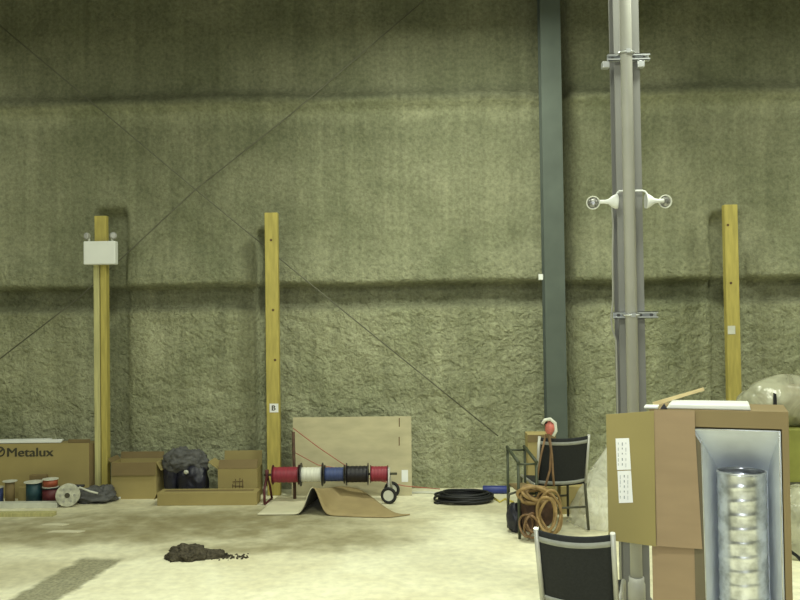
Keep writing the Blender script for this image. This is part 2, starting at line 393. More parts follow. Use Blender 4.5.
# ------------------------------------------------------------------ brace rods
def rod(pxs, label):
    mb = MB(); pts = [atY(px, py, WY - .19) for px, py in pxs]
    mb.tube(pts, .007, 6)
    tag(mb.build('brace_rod', 'rod'), label, 'brace rod', 'crossed brace rods in front of the back wall')
rod([(-40, -8), (195, 189), (330, 300), (498, 436)], 'thin brace rod sloping down from upper left to lower right across the wall')
rod([(-60, 405), (80, 297), (195, 190), (290, 115), (430, -5)], 'thin brace rod rising from lower left to top centre across the wall')

# ------------------------------------------------------------------ steel columns
def h_section(mb, w, d, tf, tw, z0, z1, loc=(0, 0)):
    x, y = loc
    mb.box(x - w / 2, x + w / 2, y - d / 2, y - d / 2 + tf, z0, z1)
    mb.box(x - w / 2, x + w / 2, y + d / 2 - tf, y + d / 2, z0, z1)
    mb.box(x - tw / 2, x + tw / 2, y - d / 2 + tf, y + d / 2 - tf, z0, z1)
p = atY(556, 430, 8.72)
col1 = thing('steel_column', 'grey-green steel wall column rising behind the far black chair', 'column', (p.x, 8.72, 0))
mb = MB(); h_section(mb, .205, .2, .012, .01, .015, 8.4); mb.build('shaft', 'steel_green', col1)
mb = MB(); mb.box(-.16, .16, -.13, .13, 0, .015); mb.build('base_plate', 'steel_green', col1)
q = atY(541.5, 277, 8.6)
mb = MB(); mb.box(q.x - p.x - .03, q.x - p.x + .015, -.128, -.1, q.z - .03, q.z + .03); mb.build('clip', 'white', col1, .004)

CY = 5.3
p = atY(631, 400, CY); ccx = p.x
col2 = thing('steel_column', 'tall light grey steel column standing behind the open tall carton', 'column', (ccx, CY, 0))
mb = MB(); h_section(mb, .155, .13, .012, .01, .02, 8.4); mb.build('shaft', 'steel_grey', col2)
mb = MB(); mb.box(-.13, .13, -.085, .14, 0, .02); mb.build('base_plate', 'steel_grey', col2)
for sx in (-1, 1):
    for sy in (-1, 1):
        mb = MB(); mb.lathe([(0, .018), (.016, .018), (.016, .008), (.035, .008)], (.105 * sx, .0275 + .085 * sy, .02), (0, 0, 1), 6, False); mb.build('anchor_bolt', 'galv', col2)
PX = -.030; PY = CY - .175
pipe = thing('drain_pipe', 'pale grey round pipe strapped to the front of the tall steel column', 'pipe', (ccx + PX, PY, 0))
mb = MB(); mb.cyl((0, 0, .0), (0, 0, 8.4), .035, 20); mb.build('pipe_run', 'pipe', pipe)
mb = MB(); mb.lathe([(0, .05), (.12, .05), (.13, .045), (.16, .045)], (0, 0, .08), (0, 0, 1), 20); mb.build('coupling', 'pipe', pipe)
mb = MB(); mb.lathe([(0, .075), (.03, .075), (.05, .05), (.07, .045)], (0, 0, 0), (0, 0, 1), 20); mb.build('floor_flange', 'pipe', pipe)

def strut(zpx, xa, xb, label, clips):
    a = atY(xa, zpx, CY - .10); b = atY(xb, zpx, CY - .10); z = (a.z + b.z) / 2; cx = (a.x + b.x) / 2; w = (b.x - a.x) / 2
    t = thing('strut_bracket', label, 'bracket', (cx, CY - .083, z), 0, 'strut brackets on the tall column')
    mb = MB()   # C channel open to the viewer with slots
    mb.box(-w, w, .012, .016, -.021, .021); mb.box(-w, w, -.022, .012, .017, .021); mb.box(-w, w, -.022, .012, -.021, -.017)
    mb.box(-w, w, -.022, -.02, .009, .021); mb.box(-w, w, -.022, -.02, -.021, -.009)
    mb.build('channel', 'galv', t)
    px = ccx + PX - cx
    mb = MB()
    for (xx, s) in [(px, 1)]:
        mb.tube([(xx + .044 * math.cos(k * PI / 10), -.092 - .044 * math.sin(k * PI / 10) , 0) for k in range(-3, 14)], .006, 6)
        mb.box(xx - .012, xx + .012, -.15, -.131, -.012, .012)
    mb.build('pipe_clamp', 'galv', t)
    for cxp in clips:
        c = atY(cxp, zpx, CY - .10).x - cx
        mb = MB(); mb.box(c - .022, c + .022, -.02, .03, -.062, -.022); mb.build('beam_clip', 'galv', t, .004)
    for k in range(4):
        xx = -w + (k + .5) * w / 2
        if abs(xx - px) < .05: continue
        mb = MB(); mb.lathe([(0, .011), (.008, .011)], (xx, .010, 0), (0, -1, 0), 6, False); mb.build('bolt', 'steel_grey', t)
strut(57, 608, 650, 'upper galvanised strut bracket on the tall grey column', [606, 641])
strut(315, 614, 658, 'lower galvanised strut bracket on the tall grey column', [])

# emergency twin remote heads
q = atY(628, 202, CY - .08)
em = thing('emergency_light', 'white twin-head emergency light clamped to the tall grey column', 'emergency light', (ccx, CY - .08, q.z))
mb = MB(); mb.tube([(-.085, -.02, .01), (-.085, -.02, .05), (-.07, -.02, .065), (.07, -.02, .065), (.085, -.02, .06), (.095, -.02, .05), (.097, -.02, .01)], .006, 8)
mb.build('bracket', 'white', em)
hl = atY(594, 202, CY - .10).x - ccx; hr = atY(664, 201, CY - .10).x - ccx
for sx, hx, bx in ((-1, hl, -.085), (1, hr, .085)):
    mb = MB(); mb.lathe([(0, .045), (.01, .045), (.03, .035), (.055, .016), (.075, .012), (.11, .012)], (bx, -.03, 0), (hx - bx, 0, 0), 20)
    mb.build('mounting_cone', 'white', em)
    hd = MB(); hd.lathe([(0, .022), (.02, .035), (.04, .041), (.05, .042), (.05, .036), (.042, .034)], (hx, .02, 0), (.15 * sx, -1, -.1), 20)
    hh = hd.build('lamp_head', 'white_dirty', em)
    ln = MB(); ln.lathe([(0, .034), (.006, .028), (.01, .01)], Vector((hx, .02, 0)) + Vector((.15 * sx, -1, -.1)).normalized() * .043, (.15 * sx, -1, -.1), 20)
    ln.build('lens', 'lens_grey', hh)
# cable down the left edge
pts = [atY(x, y, CY - .075) for x, y in [(612, 205), (613, 225), (612.5, 260), (613, 290), (613, 300), (611, 318), (612, 328), (616, 340), (617, 380), (618, 430), (620, 520)]]
mb = MB(); mb.tube([(v.x, v.y, v.z) for v in pts] + [(pts[-1].x, pts[-1].y, .01)], .0055, 6)
tag(mb.build('power_cable', 'cord_grey'), 'thin light cable running down the left edge of the tall column', 'cable')

# ------------------------------------------------------------------ timber posts
def post(px_top, py_top, Y, wpx, name_label, m, double=False, ty=.04):
    s = F / Y; w = wpx / s; p = atY(px_top, py_top, Y)
    t = thing('timber_post', name_label, 'post', (p.x, Y, 0), 0, 'timber posts along the back wall')
    if double:
        mb = MB(); mb.box(-w / 2, -.006, -.045, .045, 0, p.z - .34); mb.build('stud', 'wood_p', t, .004)
        mb = MB(); mb.box(.006, w / 2, -.045, .045, 0, p.z - .34); mb.build('stud', 'wood_y', t, .004)
        mb = MB(); mb.box(-w / 2 + .004, w / 2 - .004, -.02, .045, 0, p.z); mb.build('backing_stud', 'wood_y', t, .004)
    else:
        mb = MB(); mb.box(-w / 2, w / 2, -ty, ty, 0, p.z); mb.build('stud', m, t, .005)
    return t, w, p
PYL = WY - .27
t1, w1, p1 = post(101, 216, PYL, 13, 'leftmost timber post made of paired studs, carrying the white light box', 'wood_y', True)
t2, w2, p2 = post(271.5, 213, PYL, 13, 'yellow timber post beside the leaning plywood sheet', 'wood_y')
t3, w3, p3 = post(729.5, 205, PYL, 13, 'yellow timber post behind the tall open carton', 'wood_y')
def on_post(t, px, py, w, h, name, m, dy=-.043):
    q = atY(px, py, PYL + dy); mb = MB()
    mb.box(-w / 2, w / 2, -.002, 0, -h / 2, h / 2)
    o = mb.build(name, m, t); o.location = (q.x - t.location.x, dy, q.z); return o
st = on_post(t2, 274, 408, .09, .09, 'sticker', 'paper')
text('sticker_print', 'B', .075, 'ink', st, Matrix.Translation((-.028, -.003, -.026)) @ FRONT, .002)
st = on_post(t3, 731.5, 330, .075, .085, 'sticker', 'white_dirty')
for t, (x, y) in ((t3, (731, 283)), (t3, (728, 225)), (t2, (273, 310)), (t2, (271, 240)), (t2, (275, 360))):
    q = atY(x, y, PYL - .043); mb = MB(); mb.lathe([(0, .014), (.002, .013)], (q.x - t.location.x, -.041, q.z), (0, -1, 0), 10); mb.build('knot', 'knot', t)

# emergency light unit on left post
q = atY(100.5, 253, PYL - .1)
eu = thing('emergency_light', 'white emergency light box with two lamps fixed to the left timber post', 'emergency light', (q.x, PYL - .045, q.z))
mb = MB(); mb.box(-.165, .165, -.09, 0, -.12, .12); mb.build('housing', 'white', eu, .01)
for sx in (-1, 1):
    mb = MB(); mb.cyl((sx * .12, -.05, .115), (sx * .12, -.05, .15), .012, 10); mb.build('lamp_stalk', 'white_dirty', eu)
    mb = MB(); mb.lathe([(0, .015), (.015, .03), (.045, .038), (.05, .034)], (sx * .12 , -.03, .175), (sx * .5, -1, 0), 16); h = mb.build('lamp_head', 'cord_grey', eu)
    mb = MB(); mb.lathe([(0, .033), (.005, .02)], Vector((sx * .12, -.03, .175)) + Vector((sx * .5, -1, 0)).normalized() * .05, (sx * .5, -1, 0), 16); mb.build('lens', 'glass', h)

# ------------------------------------------------------------------ cartons
def open_carton(name, label, loc, w, d, h, rz, m, flaps, group='cartons along the back wall', inner='card_in'):
    """flaps: dict side->(length, angle in degrees from vertical, outward +)"""
    t = thing(name, label, 'box', loc, rz, group); k = .006
    mb = MB(); mb.box(-w/2, w/2, -d/2, -d/2+k, 0, h); mb.box(-w/2, w/2, d/2-k, d/2, 0, h)
    mb.box(-w/2, -w/2+k, -d/2+k, d/2-k, 0, h); mb.box(w/2-k, w/2, -d/2+k, d/2-k, 0, h); mb.box(-w/2+k, w/2-k, -d/2+k, d/2-k, 0, k)
    mb.build('carton_body', m, t)
    for side, (L, a, fm) in flaps.items():
        mb = MB(); ww = w if side in 'fb' else d
        mb.box(-ww/2+.004, ww/2-.004, -k/2, k/2, 0, L)
        o = mb.build('flap', fm, t)
        if side == 'f': o.matrix_local = Matrix.Translation((0, -d/2, h)) @ Matrix.Rotation(R(a), 4, 'X')
        if side == 'b': o.matrix_local = Matrix.Translation((0, d/2, h)) @ Matrix.Rotation(R(-a), 4, 'X')
        if side == 'l': o.matrix_local = Matrix.Translation((-w/2, 0, h)) @ Matrix.Rotation(R(-a), 4, 'Y') @ Matrix.Rotation(PI/2, 4, 'Z')
        if side == 'r': o.matrix_local = Matrix.Translation((w/2, 0, h)) @ Matrix.Rotation(R(a), 4, 'Y') @ Matrix.Rotation(PI/2, 4, 'Z')
    return t

# long fixture carton, left
MY = 8.66
a = atY(-40, 478, MY); b = atY(89, 445, MY); sM = F / MY
mx = thing('fixture_carton', 'long brown light fixture carton lettered Metalux by the left post', 'box', ((a.x + b.x) / 2, MY, 0), 0)
hw = (b.x - a.x) / 2; hM = b.z + .02
mb = MB(); mb.box(-hw, hw, 0, .006, .0, hM); mb.box(-hw, hw, .16, .166, 0, hM); mb.box(-hw, hw, .006, .16, 0, .006); mb.box(-hw, -hw + .006, .006, .16, .006, hM)
mb.build('carton_body', 'card', mx)
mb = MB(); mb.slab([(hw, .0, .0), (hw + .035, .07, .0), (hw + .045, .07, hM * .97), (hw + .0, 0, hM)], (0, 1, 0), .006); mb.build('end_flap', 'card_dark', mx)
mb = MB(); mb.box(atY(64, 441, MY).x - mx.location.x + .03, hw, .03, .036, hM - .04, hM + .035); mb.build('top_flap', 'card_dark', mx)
q = atY(6, 455, MY)
text('lettering', 'Metalux', .128, 'ink', mx, Matrix.Translation((q.x - mx.location.x, -.002, q.z - .018)) @ Matrix.Rotation(R(-.0), 4, 'Y') @ FRONT @ Matrix.Scale(1.18, 4, (1, 0, 0)), .0035)
mb = MB()   # round emblem before the word: ring with a slanted bar
ex, ez = q.x - mx.location.x - .06, q.z + .035
mb.tube([(ex + .045 * math.cos(k * PI / 9), -.003, ez + .045 * math.sin(k * PI / 9)) for k in range(18)], .008, 6, True)
mb.tube([(ex - .03, -.003, ez - .025), (ex + .03, -.003, ez + .025)], .009, 6)
mb.build('emblem', 'ink', mx)
# white lens troughs on top
for (xa, ya, xb, yb, dy, lab) in [(0, 441.5, 62, 441, .05, 'white fixture lens strip lying on the fixture carton, nearest the front'), (-20, 438, 50, 437.5, .11, 'white fixture lens strip lying on the fixture carton, nearest the wall')]:
    u = atY(xa, ya, MY + dy); v = atY(xb, yb, MY + dy)
    mb = MB(); n = 6
    z0 = hM + .002
    mb.slab([(u.x, MY + dy - .035, z0), (v.x, MY + dy - .035, z0), (v.x + .02, MY + dy - .03, z0 + .035), (u.x, MY + dy - .03, z0 + .028)], (0, 1, 0), .045 if dy < .1 else .05)
    tag(mb.build('fixture_lens', 'white', bevel=.006), lab, 'light lens', 'lens strips on the fixture carton')

# cartons between post 1 and 2
p = atZ(135, 497); q = atZ(160, 494)
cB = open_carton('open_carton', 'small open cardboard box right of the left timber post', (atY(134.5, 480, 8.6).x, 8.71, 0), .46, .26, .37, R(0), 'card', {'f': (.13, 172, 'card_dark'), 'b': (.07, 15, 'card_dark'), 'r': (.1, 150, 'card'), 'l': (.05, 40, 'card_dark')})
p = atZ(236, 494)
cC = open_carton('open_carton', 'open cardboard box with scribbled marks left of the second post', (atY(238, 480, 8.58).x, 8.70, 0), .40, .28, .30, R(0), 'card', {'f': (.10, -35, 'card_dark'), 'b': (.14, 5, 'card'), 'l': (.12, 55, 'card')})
mb = MB()
for (x0_, z0_, x1_, z1_) in [(-.02, .1, -.02, .2), (.02, .09, .025, .21), (-.05, .17, .06, .175), (-.045, .13, .06, .125), (.055, .08, .05, .2), (-.05, .15, -.05, .08)]:
    mb.tube([(x0_, -.142, z0_), (x1_, -.142, z1_)], .004, 5)
mb.build('marks', 'card_in', cC)
# long flat carton in front
a = atZ(157, 506); b = atZ(257, 505); Yf = (a.y + b.y) / 2
fc = thing('flat_carton', 'long low cardboard carton lying in front of the open boxes', 'box', ((a.x + b.x) / 2, Yf + .10, 0), 0, 'cartons along the back wall')
hw = (b.x - a.x) / 2
mb = MB(); mb.box(-hw, hw, -.10, .10, 0, .125); mb.build('carton_body', 'card', fc, .004)
mb = MB(); mb.slab([(-hw, -.1, .125), (-hw - .03, -.11, .06), (-hw - .03, .08, .06), (-hw, .09, .125)], (0, 0, 1), .005); mb.build('end_flap', 'card', fc)
mb = MB(); mb.box(-hw + .05, hw - .05, -.03, .03, .1255, .1275); mb.build('packing_tape', 'card_dark', fc)

# black bag / jacket heap between boxes
c = atZ(186, 497)
bg = thing('rubbish_bag', 'crumpled black plastic bag with grey lining slumped between the open boxes', 'bag', (atY(185, 480, 8.66).x, 8.69, 0))
mb = MB(); mb.blob((.08, .0, .16), .16, .13, .19, .18, 1.6, 4, 0.0, 3); mb.blob((-.15, .03, .22), .09, .1, .25, .15, 1.6, 4, 0, 5); mb.build('bag_body', 'bag_black', bg)
mb = MB(); mb.blob((-.06, .01, .36), .17, .12, .13, .26, 2.2, 5, 0, 8); mb.blob((.09, .03, .33), .13, .1, .14, .26, 2.2, 5, 0, 11); mb.build('grey_lining', 'bag_grey', bg)
mb = MB(); mb.blob((.04, -.125, .27), .025, .015, .02, .3, 3, 3); mb.build('tag', 'white_dirty', bg)

# ------------------------------------------------------------------ left floor clutter
def spool(name, label, c, axis, r_fl, r_core, L, mw, mf, group, seg=24, m_side=None):
    t = thing(name, label, 'spool', c, 0, group); d = Vector(axis).normalized()
    mb = MB(); mb.lathe([(-L/2 + .008, r_core), (L/2 - .008, r_core)], (0, 0, 0), d, seg); mb.build('wire_winding', mw, t)
    for s in (-1, 1):
        mb = MB(); mb.lathe([(0, r_fl), (.007, r_fl)], d * (s * (L/2 - .004) - .0035), d, seg, False); mb.build('flange', mf, t)
    mb = MB(); mb.lathe([(-L/2 - .004, .022), (L/2 + .004, .022)], (0, 0, 0), d, 12); mb.build('hub', m_side or mf, t)
    return t
G = 'wire spools standing on the floor at the left'
def sp_at(px, py=None):
    return atY(px, 495, 8.42) if py is None else atZ(px, py)
p = sp_at(34); spool('wire_spool', 'upright spool of dark teal wire with a white top flange, before the fixture carton', (p.x, p.y, .11), (0, 0, 1), .095, .075, .215, 'teal', 'white_dirty', G)
p = sp_at(51); spool('wire_spool', 'lower dark red wire spool beside the pale reel', (p.x, p.y, .08), (0, 0, 1), .09, .082, .155, 'maroon', 'black_plastic', G)
spool('wire_spool', 'orange-red wire spool stacked on the dark red spool', (p.x - .005, p.y, .2025), (0, 0, 1), .078, .07, .085, 'redbrown', 'white_dirty', G)
p = sp_at(10); spool('wire_spool', 'slim upright spool with brown wire at the far left', (p.x, p.y, .115), (0, 0, 1), .07, .045, .225, 'card_dark', 'white_dirty', G)
p = sp_at(-2); spool('wire_spool', 'dark blue wire spool cut by the left edge of view', (p.x, p.y, .085), (0, 0, 1), .06, .05, .165, 'blue_wire', 'white_dirty', G)
p = sp_at(68, 506.5)
t = thing('wire_reel', 'pale round reel standing on edge in front of the black tool case', 'reel', (p.x, p.y, .112))
ax = Vector((.25, -1, .1)).normalized()
for s in (-1, 1):
    mb = MB(); mb.lathe([(0, .105), (.006, .11), (.010, .105)], ax * (s * .035 - .005), ax, 30, False); mb.build('flange', 'reel', t)
mb = MB(); mb.lathe([(-.032, .07), (.032, .07)], (0, 0, 0), ax, 24); mb.build('wire_winding', 'black_wire', t)
mb = MB(); mb.lathe([(0, .025), (.006, .022)], ax * .04, ax, 16); mb.build('hub', 'ink', t)
for k in range(6):
    mb = MB(); a_ = k * PI / 3; u = ax.cross(Vector((0, 0, 1))).normalized(); w = ax.cross(u)
    mb.lathe([(0, .012), (.003, .012)], ax * .041 + (u * math.cos(a_) + w * math.sin(a_)) * .065, ax, 8); mb.build('flange_hole', 'cord_grey', t)
# small brown box on boards behind spools
p = atY(25, 481, 8.28)
mb = MB()
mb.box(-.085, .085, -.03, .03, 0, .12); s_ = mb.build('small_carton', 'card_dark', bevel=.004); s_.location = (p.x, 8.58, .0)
tag(s_, 'small brown box standing before the lettering on the fixture carton', 'box'); s_.location.z = .135
mb = MB(); mb.box(-.2, .17, -.035, .035, 0, .135); o = mb.build('small_carton', 'card', bevel=.004); o.location = (p.x, 8.58, 0); tag(o, 'pale low carton under the small brown box, behind the wire spools', 'box')
# boards lying in front
def board(px0, px1, py, d, h, m, lab, rz=0):
    a = atZ(px0, py); b = atZ(px1, py)
    mb = MB(); mb.box(-(b - a).length / 2, (b - a).length / 2, -d / 2, d / 2, 0, h)
    o = mb.build('wooden_board', m, bevel=.003); o.location = ((a.x + b.x) / 2, (a.y + b.y) / 2 + d / 2, 0); o.rotation_euler = (0, 0, rz)
    return tag(o, lab, 'board', 'pale boards lying on the floor at the left')
board(-30, 52, 517, .09, .035, 'wood_p', 'pale yellow board lying nearest the viewer at the left edge')
board(-30, 56, 508.5, .1, .05, 'white_dirty', 'grey-white board lying just in front of the wire spools')
# tool case / dark bag by the post base
p = atY(93, 490, 8.42)
t = thing('tool_case', 'dark soft tool case slumped at the foot of the left timber post', 'bag', (p.x, p.y + .05, 0))
mb = MB(); mb.blob((0, 0, .06), .2, .13, .085, .35, 2.6, 4, 0, 17); mb.blob((.1, .02, .08), .09, .1, .08, .3, 2.6, 4, 0, 21); mb.build('case_body', 'bag_grey', t)
mb = MB(); mb.tube([(-.2, -.1, .12), (-.1, -.13, .17), (0, -.13, .13), (.08, -.13, .11)], .01, 6); mb.build('handle', 'white_dirty', t)
mb = MB(); mb.tube([(-.31, -.02, .165), (-.1, -.02, .165)], .013, 8); o = mb.build('grip', 'black_plastic', t)
p = atZ(110, 498.5)
mb = MB(); mb.box(-.13, .13, -.03, .03, 0, .03); o = mb.build('lens_offcut', 'white', bevel=.008); o.location = (p.x, p.y, 0); o.rotation_euler = (0, 0, R(-4)); tag(o, 'short white strip lying on the floor before the small open box', 'strip')
# ------------------------------------------------------------------ plywood sheet leaning
pa = atY(292, 488, WY - .32); pb = atY(412, 490, WY - .32); top = atY(411, 415.5, WY - .14)
w = pb.x - pa.x; h = top.z
t = thing('plywood_sheet', 'plywood sheet leaning on the foam wall behind the wire spool cart', 'sheet', (pa.x, WY - .36, 0))
tilt = math.asin(.16 / h)
mb = MB(); mb.box(0, w, 0, .014, 0, h / math.cos(tilt)); o = mb.build('panel', 'ply', t); o.rotation_euler = (-tilt, 0, 0)
def on_ply(px, py): 
    q = atY(px, py, WY - .36 + .16 * .1); return q.x - pa.x, q.z
x_, z_ = on_ply(405, 476); mb = MB(); mb.box(x_ - .035, x_ + .03, -.003, -.001, z_ - .06, z_ + .06); s = mb.build('sticker', 'white', t); s.rotation_euler = (-tilt, 0, 0)
for py in (422, 441):
    mb = MB(); x_, z_ = on_ply(399, py); mb.box(x_ - .006, x_ + .004, -.003, -.001, z_ - .05, z_ + .04)
    s = mb.build('mark', 'knot', t); s.rotation_euler = (-tilt, 0, 0)
mb = MB()
pts = [Vector((*(lambda q: (q.x, q.y, q.z))(atY(x, y, WY - .40)),)) for x, y in [(293, 428), (318, 447), (352, 470), (366, 478), (405, 486), (440, 489)]]
mb.tube(pts, .0045, 5)
pts = [atY(x, y, WY - .41) for x, y in [(292, 451), (318, 465), (350, 470)]]; mb.tube(pts, .004, 5)
tag(mb.build('marking_string', 'pink_string'), 'thin reddish string drooping across the leaning plywood sheet', 'string')
# dark bar standing left of ply
a = atY(293, 432, WY - .42); b = atY(294, 484, WY - .5)
mb = MB(); mb.tube([(a.x, WY - .40, a.z), (b.x + .01, WY - .52, .01)], .016, 8); tag(mb.build('iron_bar', 'bag_brown'), 'dark bar leaning at the left edge of the plywood sheet', 'bar')

# ------------------------------------------------------------------ wire spool cart
SY = 8.38
ax0 = atY(264, 475, SY); ax1 = atY(395, 473.5, SY); AZ = (ax0.z + ax1.z) / 2
cart = thing('spool_cart', 'wheeled wire spool cart holding five spools before the plywood', 'cart', ((ax0.x + ax1.x) / 2, SY, 0))
cx0 = cart.location.x
mb = MB(); mb.tube([(ax0.x - cx0, 0, AZ), (ax1.x - cx0 + .02, 0, AZ)], .012, 10); mb.build('axle', 'frame_dark', cart)
wx = atY(389, 474, SY).x - cx0
mb = MB()
mb.tube([(wx, -.02, AZ + .06), (wx - .004, -.04, .2), (wx + .006, -.1, .09)], .013, 8); mb.tube([(wx, -.02, AZ + .06), (wx + .01, .06, .2), (wx + .02, .16, .09)], .011, 8)
mb.build('end_frame', 'silver', cart)
for (yy, ox) in ((-.12, 0), (.17, .02)):
    wh = MB(); wh.tube([(wx + ox, yy + .066 * math.cos(k * PI / 12), .082 + .066 * math.sin(k * PI / 12)) for k in range(24)], .016, 8, True)
    wr = Matrix.Translation((wx + ox, yy, .082)) @ Matrix.Rotation(R(76), 4, 'Z') @ Matrix.Translation((-wx - ox, -yy, -.082))
    bmesh.ops.transform(wh.bm, matrix=wr, verts=wh.bm.verts); tw = wh.build('wheel', 'rubber', cart)
    hb = MB(); hb.lathe([(-.012, .052), (-.006, .04), (0, .05), (.006, .04), (.012, .052)], (wx + ox, yy, .082), (math.cos(R(76)), math.sin(R(76)), 0), 20); hb.build('wheel_rim', 'white_dirty', tw)
lx = atY(267, 474, SY).x - cx0
mb = MB(); mb.tube([(lx, -.14, .012), (lx - .01, -.1, .14), (lx, 0, AZ), (lx + .01, .1, .14), (lx + .02, .14, .012)], .012, 8)
mb.tube([(lx, 0, AZ + .05), (lx, 0, AZ - .05)], .018, 8); mb.tube([(lx, -.14, .012), (lx + .02, .14, .012)], .010, 8)
mb.build('end_frame', 'maroon', cart)
SP = [(270.5, 298, 'red_wire', 'maroon', 'red wire spool at the left end of the spool cart', .076, .098),
      (299, 322, 'white_wire', 'black_plastic', 'white wire spool on the spool cart between red and blue', .070, .115),
      (323, 344, 'blue_wire', 'black_plastic', 'navy blue wire spool in the middle of the spool cart', .068, .092),
      (345, 368, 'black_wire', 'black_plastic', 'black wire spool on the spool cart between blue and red', .080, .108),
      (369.5, 388, 'red_wire', 'maroon', 'red wire spool at the wheeled right end of the spool cart', .074, .086)]
for xa, xb, mw, mf, lab, rc, rf in SP:
    a = atY(xa, 475, SY - .1); b = atY(xb, 475, SY - .1)
    t = thing('wire_spool', lab, 'spool', ((a.x + b.x) / 2, SY, AZ), 0, 'wire spools threaded on the spool cart')
    L = b.x - a.x - .004
    prof = [(-L/2 + .008, rc)] + [(-L/2 + .008 + (L - .016) * k / 14, rc * (1 + .03 * math.sin(k * 2.3 + xa))) for k in range(1, 14)] + [(L/2 - .008, rc)]
    mb = MB(); mb.lathe(prof, (0, 0, 0), (1, 0, 0), 24); mb.build('wire_winding', mw, t)
    for s in (-1, 1):
        mb = MB(); mb.lathe([(0, rf), (.006, rf)], (s * (L/2 - .004) - .003, 0, 0), (1, 0, 0), 28, False); mb.build('flange', mf, t)

# ------------------------------------------------------------------ bent board (hump)
def bent():
    A = atZ(257, 515.5); Bq = atZ(410, 515)
    Y0 = A.y; hx = atY(313, 492, Y0).x; n = 44
    t = thing('bent_board', 'thin bent board humped up on the floor in front of the spool cart', 'board', (hx, Y0, 0))
    xl_, xr_ = A.x - hx, Bq.x - hx
    D = .82
    def prof(u, v):
        st = .245 * math.exp(-(abs(u) / .082) ** 2.2)
        wd = .085 * math.exp(-(abs(u) / (.12 if u < 0 else .38)) ** 2.2)
        w = v ** .8
        return st * (1 - w) + wd * w
    def pt(u, v):
        if u < 0:
            x = u + v * (.06 + .09 * (1 + u / -xl_)); y = D * v
        else:
            s_ = u / xr_
            yf = -.14 * math.sin(min(1, s_ / .8) * PI * .5) + .12 * max(0, s_ - .8) * 5 * .8
            yb = D * (1 - ss(.22, 1.0, s_)) + yf * ss(.22, 1, s_) + .02
            x = u + v * .15 * (1 - s_); y = yf + (yb - yf) * v
        return Vector((x, y, prof(u, v) + .012))
    for us, m, nm in (([xl_ * (1 - i / n) for i in range(n + 1)], 'sheet_grey', 'pale_half'), ([xr_ * i / n for i in range(n + 1)], 'sheet_brown', 'brown_half')):
        mb = MB(); nv = 10
        g = [[mb.bm.verts.new(pt(min(u, -1e-6) if nm == 'pale_half' else max(u, 0), j / nv)) for j in range(nv + 1)] for u in us]
        for a_, b_ in zip(g, g[1:]):
            for j in range(nv):
                f = mb.bm.faces.new([a_[j], b_[j], b_[j + 1], a_[j + 1]]); f.smooth = True
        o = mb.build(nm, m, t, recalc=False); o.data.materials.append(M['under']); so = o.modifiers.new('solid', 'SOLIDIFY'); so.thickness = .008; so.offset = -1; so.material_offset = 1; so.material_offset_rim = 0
bent()

# ------------------------------------------------------------------ debris pile
p = atZ(190, 561)
dl = thing('dirt_pile', 'small dark pile of dirt swept together on the open floor', 'dirt pile', (p.x, p.y + .1, 0))
mb = MB(); mb.blob((-.04, 0, .0), .15, .12, .095, .3, 2.2, 5, 0, 31); mb.blob((-.10, -.03, 0), .1, .09, .07, .3, 2.4, 4, 0, 33); mb.blob((.1, .02, -.005), .15, .08, .055, .3, 2.4, 4, 0, 37); mb.build('heap', 'dirt', dl)
mb = MB()
for k in range(160):
    x = random.uniform(.1, .42) if k < 110 else random.uniform(-.25, .3); y = random.gauss(-.01, .035)
    r = random.uniform(.004, .011); mb.blob((x, y, r * .4), r, r, r * .7, .5, 2, 1, 0, k)
o = mb.build('loose_crumbs', 'dirt', dl); o['kind'] = 'stuff'

# ------------------------------------------------------------------ middle floor things
p = atZ(464, 504)
mb = MB()
for k in range(9):
    rx = .17 + .012 * random.uniform(-6, 7); n = 40; ph = random.uniform(0, 6); zz = .012 + .013 * (k % 6)
    mb.tube([(rx * 1.45 * math.cos(2 * PI * i / n) + .03 * math.sin(ph), rx * math.sin(2 * PI * i / n), zz + .012 * (1 + math.sin(4 * PI * i / n + ph)) / 2) for i in range(n)], .0125, 6, True)
mb.tube([(-.2, -.1, .01), (-.3, -.14, .01), (-.33, -.1, .01)], .011, 6)
o = mb.build('cable_coil', 'cord_black'); o.scale = (.86, .9, 1); o.location = (p.x, p.y + .12, 0); tag(o, 'flat coil of black cable lying on the open floor', 'cable')
p0 = atZ(483, 494); p1 = atZ(508, 493.5)
t = thing('blue_tube', 'navy blue roll lying on the floor beside the black cable coil', 'roll', ((p0.x + p1.x) / 2, p0.y + .02, .04))
L = (p1.x - p0.x) / 2
mb = MB(); mb.lathe([(-L, .036), (-L + .01, .04), (L - .01, .04), (L, .036)], (0, 0, 0), (1, -.08, 0), 20); mb.build('roll_body', 'blue', t)
mb = MB(); mb.lathe([(0, .028), (.02, .026)], (L, -.08 * L, 0), (1, -.08, 0), 16); mb.build('end_cap', 'black_plastic', t)
mb = MB(); mb.tube([atZ(x, y, .008) + Vector((0, 0, 0)) for x, y in [(488, 500), (494, 498), (500, 502), (505, 499), (513, 502)]], .011, 6)
tag(mb.build('yellow_cord', 'yellow'), 'short pale yellow cord end beside the black cable coil', 'cord')
mb = MB(); a = atZ(400, 491); mb.tube([atZ(x, y, .012) for x, y in [(402, 493), (425, 492.5), (450, 493.5), (480, 494)]], .012, 6)
tag(mb.build('conduit_length', 'white_dirty'), 'pale conduit length lying along the wall right of the plywood', 'conduit')
p = atZ(355, 492); mb = MB(); mb.blob((0, 0, .035), .085, .05, .045, .4, 2.5, 3, 0, 44); o = mb.build('paper_scrap', 'paper'); o.location = (p.x, p.y, 0); tag(o, 'crumpled white scrap behind the bent board', 'scrap')
